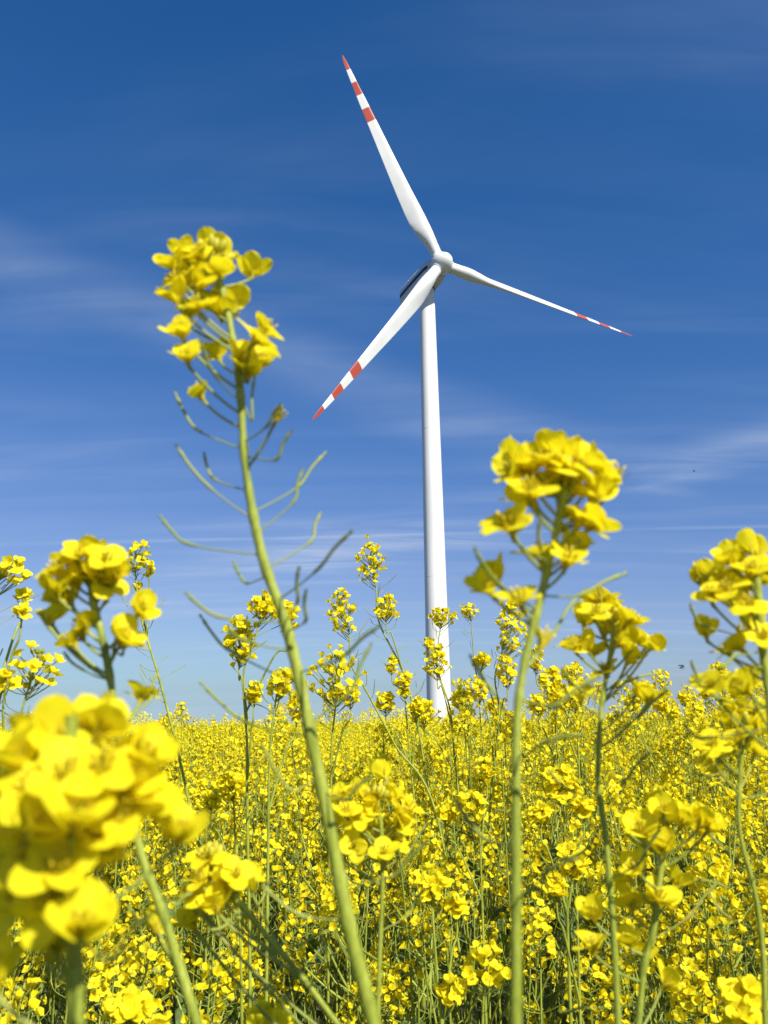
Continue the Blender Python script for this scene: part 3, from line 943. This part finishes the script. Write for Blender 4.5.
def raceme(g, tip, axis, r_, n, tpls, size, stalks=True, ln=0.055):
    """open flowers round a shoot tip; slots 0 petal, 1 green"""
    ax0 = unit(axis)
    fr = frame(ax0)
    for i in range(n):
        t = i / max(n - 1, 1)
        a = i * 2.39996 + r_.uniform(-0.4, 0.4)
        d = fr[:, 0] * math.cos(a) + fr[:, 1] * math.sin(a)
        L = r_.uniform(0.011, 0.02) * (0.65 + 0.5 * t)
        root = tip - ax0 * (0.004 + ln * t ** 1.2)
        el = 1.0 - 0.75 * t
        p = root + d * L + ax0 * L * el
        fa = unit(d + ax0 * (0.25 + el) + r_.normal(size=3) * 0.4)
        put(g, tpls[int(r_.integers(len(tpls)))], p, fa, size * r_.uniform(0.8, 1.1))
        if stalks:
            g.add(*tube([root, (root + p) / 2 - ax0 * 0.001, p], 0.0006, 3), 1)
    for i in range(5 if stalks else 0):
        a = i * 2.4
        p = tip + (fr[:, 0] * math.cos(a) + fr[:, 1] * math.sin(a)) * 0.003 * math.sqrt(i + 0.3) + ax0 * 0.004
        g.add(*ellipsoid(p, ax0, 0.006, 0.0018, 4, 4), 1)


def field_plant(seed, H=1.2, detail=2):
    """one whole plant standing at the origin; returns its pieces as Geo objects"""
    r_ = np.random.default_rng(seed)
    tpls = {2: TPL_MID, 1: TPL_LOW}[detail]
    lean = r_.normal(size=2) * 0.085
    main = catmull([[0, 0, 0], [lean[0] * 0.2 + r_.normal() * 0.008, lean[1] * 0.2, H * 0.35], [lean[0] * 0.5 + r_.normal() * 0.012, lean[1] * 0.5 + r_.normal() * 0.012, H * 0.7], [lean[0], lean[1], H]], 6 if detail == 2 else 3)
    sides = 6 if detail == 2 else 3
    P = {'stem': Geo(), 'flower_head': Geo(), 'branches': [], 'leaves': [], 'pods': Geo()}
    P['stem'].add(*tube(main, np.linspace(0.0042, 0.0010, len(main)), sides), 0)
    raceme(P['flower_head'], main[-1], main[-1] - main[-3], r_, int(r_.integers(22, 38)), tpls, 0.76, detail == 2, r_.uniform(0.04, 0.085))
    n = len(main)
    spray_pods(P['pods'], main, r_, int(n * 0.72), int(n * 0.94), 12 if detail == 2 else 5, 0.05, 0, 4 if detail == 2 else 3)
    for b in range(int(r_.integers(6, 11))):
        k = int(n * r_.uniform(0.42, 0.82))
        a = b * 2.39996 + r_.uniform(-0.5, 0.5)
        d = np.array([math.cos(a), math.sin(a), 0])
        top = H - r_.uniform(0.02, 0.17) - (0.36 * r_.random() if b > 3 else 0)
        q0 = main[k]; hgt = max(top - q0[2], 0.12)
        out = r_.uniform(0.05, 0.16)
        bp = catmull([q0, q0 + d * out * 0.5 + Z * hgt * 0.3, q0 + d * out * 0.9 + Z * hgt * 0.65, q0 + d * out + Z * hgt], 5 if detail == 2 else 2)
        bg = Geo(); bg.add(*tube(bp, np.linspace(0.0021, 0.0008, len(bp)), 5 if detail == 2 else 3), 0)
        spray_pods(bg, bp, r_, int(len(bp) * 0.5), int(len(bp) * 0.9), 8 if detail == 2 else 3, 0.042, 0, 4 if detail == 2 else 3)
        fg = Geo()
        raceme(fg, bp[-1], bp[-1] - bp[-3], r_, int(r_.integers(14, 30)), tpls, 0.74, detail == 2, r_.uniform(0.03, 0.07))
        P['branches'].append((bg, fg))
    for l_ in range(int(r_.integers(4, 7))):
        k = int(n * r_.uniform(0.25, 0.78))
        lg = Geo()
        hi = main[k][2] / H
        leaf_geo(lg, main[k], r_.uniform(0, 6.28), r_.uniform(0.09, 0.16) * (1.5 - hi), r_.uniform(0.012, 0.022) * (1.6 - hi), r_)
        P['leaves'].append(lg)
    return P


def merged(P):
    """all of a plant as one array: slots 0 petal, 1 green, 2 leaf"""
    g = Geo()
    def ap(geo, mp):
        v, f, mi = geo.arrays()
        if len(v): g.add(v, f, np.asarray(mp)[mi])
    ap(P['stem'], [1]); ap(P['pods'], [1]); ap(P['flower_head'], [0, 1])
    for bg, fg in P['branches']:
        ap(bg, [1]); ap(fg, [0, 1])
    for lg in P['leaves']:
        ap(lg, [2])
    return g.arrays()


def wave(x, y):
    """slow rise and fall of the crop's height"""
    return 0.03 * np.sin(x * 1.7 + 1.0) * np.cos(y * 1.1) + 0.025 * np.sin(x * 0.45 + y * 0.6) + 0.02 * np.cos(y * 0.31 - x * 0.2)


def wedge(n, r0, r1, a0, a1, power=2.0):
    u = rng.random(n)
    r = (r0 ** power + u * (r1 ** power - r0 ** power)) ** (1 / power)
    a = np.radians(rng.uniform(a0, a1, n))
    return r * np.sin(a), r * np.cos(a), r


# candidate spots, then the nearest ones in view become plants of their own
px_, py_, pr_ = wedge(int(0.5 * R(128) * (8.2 ** 2 - 0.62 ** 2) * 42), 0.62, 8.2, -64, 64)
az = np.degrees(np.arctan2(px_, py_))
patch = np.sin(px_ * 3.1 + 1.3 * np.sin(py_ * 1.7)) * np.cos(py_ * 2.3 + np.sin(px_ * 2.1)) + 0.4 * np.sin(px_ * 7 + py_ * 5)
keep = (rng.random(len(px_)) < np.clip(0.8 + 0.5 * patch, 0.35, 1.0) + 0.5 * (pr_ < 1.9)) & (pr_ > 1.0) | ((np.abs(az) > 8) & (rng.random(len(px_)) < 0.45)) | ((pr_ > 0.8) & (rng.random(len(px_)) < 0.35))
px_, py_, pr_, az = px_[keep], py_[keep], pr_[keep], az[keep]
order = np.argsort(pr_); px_, py_, pr_, az = px_[order], py_[order], pr_[order], az[order]
hh = CAM_H - 0.125 - np.abs(rng.normal(0, 0.095, len(px_))) + wave(px_, py_)
tall = rng.random(len(px_)) < 0.2
hh = np.where(tall & (pr_ > 1.6), CAM_H - 0.045 + rng.normal(0, 0.04, len(px_)), hh)
hh = np.where(pr_ < 1.15, np.minimum(hh, CAM_H - 0.20 - 0.16 * rng.random(len(px_))), hh)
right = (az > 5) & (pr_ > 1.5) & (pr_ < 4.5) & (rng.random(len(px_)) < 0.2)
hh = np.where(right, CAM_H + rng.uniform(-0.06, 0.09, len(px_)), hh)
in_view = np.abs(az) < 29
N_IND, N_FULL = 262, 95
ind = np.nonzero(in_view)[0][:N_IND]
is_ind = np.zeros(len(px_), bool); is_ind[ind] = True
print('individual plants out to', pr_[ind[-1]])

PROTO_H = 1.2
FIELD_GROUP = 'rapeseed plants of the flowering crop'
FIELD_LABEL = 'yellow flowering rapeseed plant in the dense crop behind the tall foreground stems'
protos = []
for s in range(9):
    P = field_plant(200 + s, PROTO_H, 2)
    full = {'stem': None}
    sg = Geo()
    v, f, mi = P['stem'].arrays(); sg.add(v, f, mi)
    v, f, mi = P['pods'].arrays(); sg.add(v, f, mi)
    parts = [('stem', sg.mesh('stem', ['field_stem']), [])]
    parts.append(('flower_head', P['flower_head'].mesh('flower_head', ['field_petal', 'field_stem']), []))
    for bg, fg in P['branches']:
        parts.append(('branch', bg.mesh('branch', ['field_stem']), [('flower_head', fg.mesh('flower_head', ['field_petal', 'field_stem']))]))
    for lg in P['leaves']:
        parts.append(('leaf', lg.mesh('leaf', ['leaf']), []))
    # lean version for plants a little further off: stems and leaves together, flowers together
    a, b = Geo(), Geo()
    for gg in (P['stem'], P['pods'], *[q[0] for q in P['branches']]):
        a.add(*gg.arrays()[:2], 0)
    for gg in P['leaves']:
        a.add(*gg.arrays()[:2], 1)
    for gg in (P['flower_head'], *[q[1] for q in P['branches']]):
        b.add(*gg.arrays())
    protos.append((parts, a.mesh('stem', ['field_stem', 'leaf']), b.mesh('flower_head', ['field_petal', 'field_stem'])))

for c, i in enumerate(ind):
    parts, sm_, fm_ = protos[int(rng.integers(len(protos)))]
    root = thing('rapeseed_plant', FIELD_LABEL, 'plant', (px_[i], py_[i], float(gz(pr_[i]))), FIELD_GROUP)
    root.rotation_euler = (0, 0, rng.uniform(0, 6.28))
    z = hh[i] / PROTO_H
    w = rng.uniform(0.92, 1.08)
    root.scale = (w, w, z)
    if c < N_FULL:
        for nm, me, kids in parts:
            o = link(nm, me, root)
            for kn, km in kids:
                link(kn, km, o)
    else:
        link('stem', sm_, root); link('flower_head', fm_, root)

# the rest of the crop, beyond counting: one object
far = Geo()
low = [merged(field_plant(400 + s, PROTO_H, 1)) for s in range(10)]
rest = np.nonzero(~is_ind)[0]
sel = rng.integers(0, len(low), len(rest))
for k in range(len(low)):
    ids = rest[sel == k]
    v, f, mi = low[k]
    a = rng.uniform(0, 6.28, len(ids)); c, s_ = np.cos(a), np.sin(a)
    X = px_[ids][:, None] + v[None, :, 0] * c[:, None] - v[None, :, 1] * s_[:, None]
    Yy = py_[ids][:, None] + v[None, :, 0] * s_[:, None] + v[None, :, 1] * c[:, None]
    Zz = v[None, :, 2] * (hh[ids] / PROTO_H)[:, None] + gz(pr_[ids])[:, None]
    VV = np.stack([X, Yy, Zz], -1).reshape(-1, 3)
    FF = (f[None] + (np.arange(len(ids)) * len(v))[:, None, None]).reshape(-1, 4)
    far.add(VV, FF, np.tile(mi, len(ids)))


def far_heads(n_pl, r0, r1, a0, a1, power, heads, quads, qsize, spread, stems=True, hvar=0.05):
    """flower heads as small loose petals, with thin crossing shoots under them"""
    x, y, r = wedge(n_pl, r0, r1, a0, a1, power)
    h = CAM_H - 0.13 - np.abs(rng.normal(0, hvar, n_pl)) + wave(x, y)
    tl = rng.random(n_pl) < 0.16
    h = np.where(tl, CAM_H + rng.normal(-0.02, 0.05, n_pl), h)
    hx = np.repeat(x, heads) + rng.normal(0, spread, n_pl * heads)
    hy = np.repeat(y, heads) + rng.normal(0, spread, n_pl * heads)
    g0 = np.repeat(gz(r), heads)
    hz = g0 + np.repeat(h, heads) - np.abs(rng.normal(0, 0.09, n_pl * heads))
    m_ = n_pl * heads * quads
    c = np.stack([np.repeat(hx, quads) + rng.normal(0, 0.016, m_), np.repeat(hy, quads) + rng.normal(0, 0.016, m_), np.repeat(hz, quads) - rng.uniform(0, 0.06, m_)], -1)
    t1 = rng.normal(size=(m_, 3)); t1 /= np.linalg.norm(t1, axis=1)[:, None]
    t2 = np.cross(t1, rng.normal(size=(m_, 3))); t2 /= np.linalg.norm(t2, axis=1)[:, None]
    s1 = (qsize * rng.uniform(0.6, 1.2, m_))[:, None]
    VV = np.stack([c - t1 * s1, c - t2 * s1 * 0.7, c + t1 * s1, c + t2 * s1 * 0.7], 1).reshape(-1, 3)
    far.add(VV, np.arange(m_ * 4).reshape(-1, 4), 0)
    if stems:
        k = n_pl * heads
        top = np.stack([hx, hy, hz], -1)
        bot = np.stack([np.repeat(x, heads), np.repeat(y, heads), g0 + (hz - g0) * 0.35], -1)
        wv = np.stack([rng.normal(0, 1, k), rng.normal(0, 1, k), np.zeros(k)], -1); wv /= np.linalg.norm(wv, axis=1)[:, None]
        wv *= 0.0035 * max(1, qsize / 0.012)
        VV = np.stack([bot - wv, bot + wv, top + wv * 0.4, top - wv * 0.4], 1).reshape(-1, 3)
        far.add(VV, np.arange(k * 4).reshape(-1, 4), 1)
        # leafy side shoots that close the lower storey
        bb = bot.copy(); bb[:, 2] = g0 + (hz - g0) * rng.uniform(0.45, 0.85, k)
        dv = rng.normal(size=(k, 3)) * 0.06; pv = np.cross(dv, rng.normal(size=(k, 3))); pv /= np.linalg.norm(pv, axis=1)[:, None]; pv *= 0.010
        VV = np.stack([bb, bb + dv * 0.5 + pv, bb + dv, bb + dv * 0.5 - pv], 1).reshape(-1, 3)
        far.add(VV, np.arange(k * 4).reshape(-1, 4), 2)


far_heads(12500, 8.0, 30.0, -54, 54, 2.0, 5, 13, 0.0095, 0.07)
far_heads(2600, 1.0, 9.0, 64, 296, 2.0, 5, 10, 0.013, 0.08)          # the crop goes on round and behind the photographer
far_heads(13000, 30.0, 420.0, -54, 54, 1.0, 5, 9, 0.022, 0.10)
v, f, mi = far.arrays()
print('crop faces', len(f))
crop = link('rapeseed_crop', mesh_from('rapeseed_crop', v, f, mi, ['field_petal', 'field_stem', 'leaf'], smooth=False))
crop['kind'] = 'stuff'
crop['label'] = 'dense yellow flowering rapeseed crop stretching back to the horizon'
crop['category'] = 'crop'

# ------------------------------------------------------------------ ground
g = Geo()
rings_ = [0.0, 1, 4, 8, 20, 60, 200, 700, 2500, 8000]
nA = 48
V = [[0, 0, 0]]
aa = np.arange(nA) * 2 * math.pi / nA
V = []
for r in [0.05] + rings_[1:]:
    for a in aa:
        V.append([r * math.cos(a), r * math.sin(a), float(gz(r))])
F = []
for i in range(len(rings_) - 1):
    for j in range(nA):
        k = (j + 1) % nA
        F.append([i * nA + j, i * nA + k, (i + 1) * nA + k, (i + 1) * nA + j])
g.add(V, F)
cap(g, np.zeros(3), Z, 0.05, nA)
ground = link('ground', g.mesh('ground', ['soil'], smooth=False))
ground['kind'] = 'structure'

# ------------------------------------------------------------------ insects over the field
def insect(x, y, Y, length, label, head):
    o = at(x, y, Y)
    t = thing('flying_insect', label, 'insect', o, 'insects in the air')
    d = unit(head); s_ = unit(np.cross(Z, d)); u_ = np.cross(d, s_)
    g = Geo()
    prof = [(-0.5, 0.01), (-0.47, 0.06), (-0.38, 0.11), (-0.22, 0.135), (-0.08, 0.10), (-0.03, 0.045), (0.02, 0.09), (0.12, 0.14), (0.22, 0.12), (0.28, 0.05), (0.31, 0.08), (0.38, 0.11), (0.45, 0.07), (0.48, 0.02)]
    g.add(*tube([d * a * length for a, _ in prof], [b * length for _, b in prof], 10))
    for i in (-1, 1):
        for q in (-0.05, 0.06, 0.16):
            b = d * q * length
            g.add(*tube([b + s_ * i * 0.08 * length, b + s_ * i * 0.22 * length - u_ * 0.15 * length, b + s_ * i * 0.25 * length - u_ * 0.36 * length - d * 0.08 * length], 0.018 * length, 4))
    link('body', g.mesh('body', ['chitin']), t)
    for i in (-1, 1):
        g = Geo()
        b = d * 0.15 * length + u_ * 0.11 * length
        tip = b + s_ * i * 0.55 * length + u_ * 0.35 * length - d * 0.35 * length
        side = unit(d * 0.8 + u_ * 0.1)
        n = 7; V = []
        for k in range(n):
            tt = k / (n - 1)
            w = 0.15 * length * math.sin(math.pi * min(1, tt * 0.8 + 0.14)) * (1 - tt ** 6) + 0.004 * length
            c = b + (tip - b) * tt
            V += [c + side * w, c - side * w * 1.3]
        g.add(V, [[2 * k, 2 * k + 1, 2 * k + 3, 2 * k + 2] for k in range(n - 1)])
        link('wing', g.mesh('wing', ['wing']), t)


insect(682, 667, 1.4, 0.011, 'tiny dark insect flying low over the yellow flowers near the right border', (0.8, 0.2, 0.3))
insect(694, 471, 1.9, 0.007, 'tiny dark insect high in the blue sky right of the big flower head', (0.9, -0.2, 0.1))

# ------------------------------------------------------------------ daylight
SUN_EL, SUN_X, SUN_Y = R(43), 0.60, -0.80
sx, sy = SUN_X * math.cos(SUN_EL), SUN_Y * math.cos(SUN_EL)
sun_dir = Vector((sx, sy, math.sin(SUN_EL)))
ld = bpy.data.lights.new('sun', 'SUN')
ld.energy = 4.6; ld.angle = R(0.5); ld.color = (1.0, 0.955, 0.88)
sun = bpy.data.objects.new('sun', ld); C.objects.link(sun)
sun.rotation_euler = sun_dir.to_track_quat('Z', 'Y').to_euler()
sun.location = (30, -20, 60)

world = bpy.data.worlds.new('World'); scene.world = world
world.use_nodes = True
nt = world.node_tree; nt.nodes.clear()
wo = nt.nodes.new('ShaderNodeOutputWorld'); bg = nt.nodes.new('ShaderNodeBackground')
sky = nt.nodes.new('ShaderNodeTexSky'); sky.sky_type = 'NISHITA'; sky.sun_disc = False
sky.sun_elevation = SUN_EL; sky.sun_rotation = math.atan2(SUN_X, SUN_Y)
sky.altitude = 100; sky.air_density = 1.0; sky.dust_density = 0.5; sky.ozone_density = 2.5
bg.inputs['Strength'].default_value = 0.075
stc = nt.nodes.new('ShaderNodeTexCoord'); ssp = nt.nodes.new('ShaderNodeSeparateXYZ'); scb = nt.nodes.new('ShaderNodeCombineXYZ'); smx = nt.nodes.new('ShaderNodeMath')
smx.operation = 'MAXIMUM'; smx.inputs[1].default_value = 0.022
nt.links.new(stc.outputs['Generated'], ssp.inputs[0]); nt.links.new(ssp.outputs['X'], scb.inputs[0]); nt.links.new(ssp.outputs['Y'], scb.inputs[1])
nt.links.new(ssp.outputs['Z'], smx.inputs[0]); nt.links.new(smx.outputs[0], scb.inputs[2]); nt.links.new(scb.outputs[0], sky.inputs['Vector'])


def math_n(op, a, b=None, c=None):
    n_ = nt.nodes.new('ShaderNodeMath'); n_.operation = op
    for i, q in enumerate((a, b, c)):
        if q is None: continue
        if isinstance(q, (int, float)): n_.inputs[i].default_value = q
        else: nt.links.new(q, n_.inputs[i])
    return n_.outputs[0]


tc = nt.nodes.new('ShaderNodeTexCoord')
sepx = nt.nodes.new('ShaderNodeSeparateXYZ'); nt.links.new(tc.outputs['Generated'], sepx.inputs[0])
den = math_n('ADD', math_n('MAXIMUM', sepx.outputs['Z'], 0.0), 0.10)
comb = nt.nodes.new('ShaderNodeCombineXYZ')
nt.links.new(math_n('DIVIDE', sepx.outputs['X'], den), comb.inputs[0])
nt.links.new(math_n('DIVIDE', sepx.outputs['Y'], den), comb.inputs[1])


def sky_noise(scale, rot, stretch, detail=6, dist=0.6, loc=(0, 0, 0)):
    mp = nt.nodes.new('ShaderNodeMapping')
    mp.inputs['Rotation'].default_value = (0, 0, R(rot)); mp.inputs['Scale'].default_value = (stretch[0], stretch[1], 1)
    mp.inputs['Location'].default_value = loc
    nt.links.new(comb.outputs[0], mp.inputs['Vector'])
    n_ = nt.nodes.new('ShaderNodeTexNoise'); n_.inputs['Scale'].default_value = scale
    n_.inputs['Detail'].default_value = detail; n_.inputs['Distortion'].default_value = dist
    nt.links.new(mp.outputs[0], n_.inputs['Vector'])
    return n_.outputs['Fac']


def smooth(x, a, b):
    n_ = nt.nodes.new('ShaderNodeMapRange'); n_.interpolation_type = 'SMOOTHSTEP'
    nt.links.new(x, n_.inputs['Value'])
    n_.inputs['From Min'].default_value = a; n_.inputs['From Max'].default_value = b
    return n_.outputs['Result']


def band(p, q, width):
    """a straight trail across the sky through the directions of two photo points"""
    d1, d2 = unit(at(*p, 10) - CAM), unit(at(*q, 10) - CAM)
    n3 = unit(np.cross(d1, d2))
    dn = nt.nodes.new('ShaderNodeVectorMath'); dn.operation = 'DOT_PRODUCT'
    nt.links.new(tc.outputs['Generated'], dn.inputs[0]); dn.inputs[1].default_value = tuple(n3)
    return smooth(math_n('ABSOLUTE', dn.outputs['Value']), width, width * 0.08)


wisps = smooth(sky_noise(0.9, 8, (0.35, 1.5)), 0.46, 0.80)
fine = smooth(sky_noise(2.2, -14, (0.45, 2.0), 10, 1.2, (3, 1, 0)), 0.26, 0.74)
soft = smooth(sky_noise(1.3, 20, (0.6, 1.0), 5, 0.4, (7, 2, 0)), 0.35, 0.72)
cir = math_n('MULTIPLY', wisps, math_n('MULTIPLY_ADD', fine, 0.9, 0.1))
b1 = math_n('MULTIPLY', band((0, 262), (520, 440), 0.062), math_n('MULTIPLY', math_n('MULTIPLY_ADD', fine, 0.5, 0.3), soft))
b2 = math_n('MULTIPLY', band((380, 545), (768, 455), 0.05), math_n('MULTIPLY', fine, soft))
con = math_n('MULTIPLY', band((150, 541), (768, 526), 0.0034), math_n('MULTIPLY_ADD', fine, 0.5, 0.1))
cloud = math_n('ADD', math_n('MULTIPLY', cir, 0.30), math_n('ADD', math_n('MULTIPLY', b1, 0.45), math_n('ADD', math_n('MULTIPLY', b2, 0.75), math_n('MULTIPLY', con, 0.5))))
streak = math_n('MULTIPLY', smooth(sky_noise(1.5, 4, (0.16, 2.4), 6, 0.5, (2, 5, 0)), 0.47, 0.74), smooth(sepx.outputs['Z'], 0.42, 0.03))
cloud = math_n('ADD', cloud, math_n('MULTIPLY', streak, math_n('MULTIPLY_ADD', fine, 0.34, 0.10)))
cloud = math_n('MINIMUM', cloud, 0.8)
gam = nt.nodes.new('ShaderNodeGamma'); gam.inputs['Gamma'].default_value = 1.25
nt.links.new(sky.outputs[0], gam.inputs['Color'])
tint = nt.nodes.new('ShaderNodeMixRGB'); tint.blend_type = 'MULTIPLY'; tint.inputs['Fac'].default_value = 1
sk = nt.nodes.new('ShaderNodeSeparateColor'); nt.links.new(gam.outputs[0], sk.inputs[0])
cc = nt.nodes.new('ShaderNodeCombineColor')
SKY_K = 1.0 / (0.075 * 2 ** EXPOSURE)
for i, (k_, p_, q_, a_, b_) in enumerate(((0.826, 1.4, 1.25, 4.5, 9.8), (0.717, 0.89, 1.0, 1.14, 0.52), (1.163, 0.96, 1.0, 1.45, 0.95))):
    x_ = math_n('POWER', math_n('MULTIPLY', math_n('POWER', math_n('MULTIPLY', sk.outputs[i], 0.075), p_), k_), q_)
    y_ = math_n('DIVIDE', math_n('MULTIPLY', x_, a_ * SKY_K), math_n('MULTIPLY_ADD', x_, b_, 1.0))
    nt.links.new(y_, cc.inputs[i])
nt.links.new(cc.outputs[0], tint.inputs['Color1']); tint.inputs['Color2'].default_value = (1, 1, 1, 1)
mixc = nt.nodes.new('ShaderNodeMixRGB')
nt.links.new(cloud, mixc.inputs['Fac']); nt.links.new(tint.outputs[0], mixc.inputs['Color1'])
mixc.inputs['Color2'].default_value = (0.50 * SKY_K, 0.60 * SKY_K, 0.80 * SKY_K, 1)
nt.links.new(mixc.outputs[0], bg.inputs['Color'])
nt.links.new(bg.outputs[0], wo.inputs['Surface'])

# ------------------------------------------------------------------ picture settings
vs = scene.view_settings
vs.view_transform = 'Standard'; vs.look = 'None'; vs.gamma = 1.0; vs.exposure = EXPOSURE; vs.use_curve_mapping = False
scene.cycles.max_bounces = 14; scene.cycles.diffuse_bounces = 10; scene.cycles.transmission_bounces = 6; scene.cycles.transparent_max_bounces = 4
scene.cycles.use_denoising = True; scene.cycles.denoiser = 'OPENIMAGEDENOISE'
scene.cycles.denoising_input_passes = 'RGB_ALBEDO_NORMAL'; scene.cycles.denoising_prefilter = 'ACCURATE'
scene.cycles.use_adaptive_sampling = False
scene.cycles.sample_clamp_indirect = 6
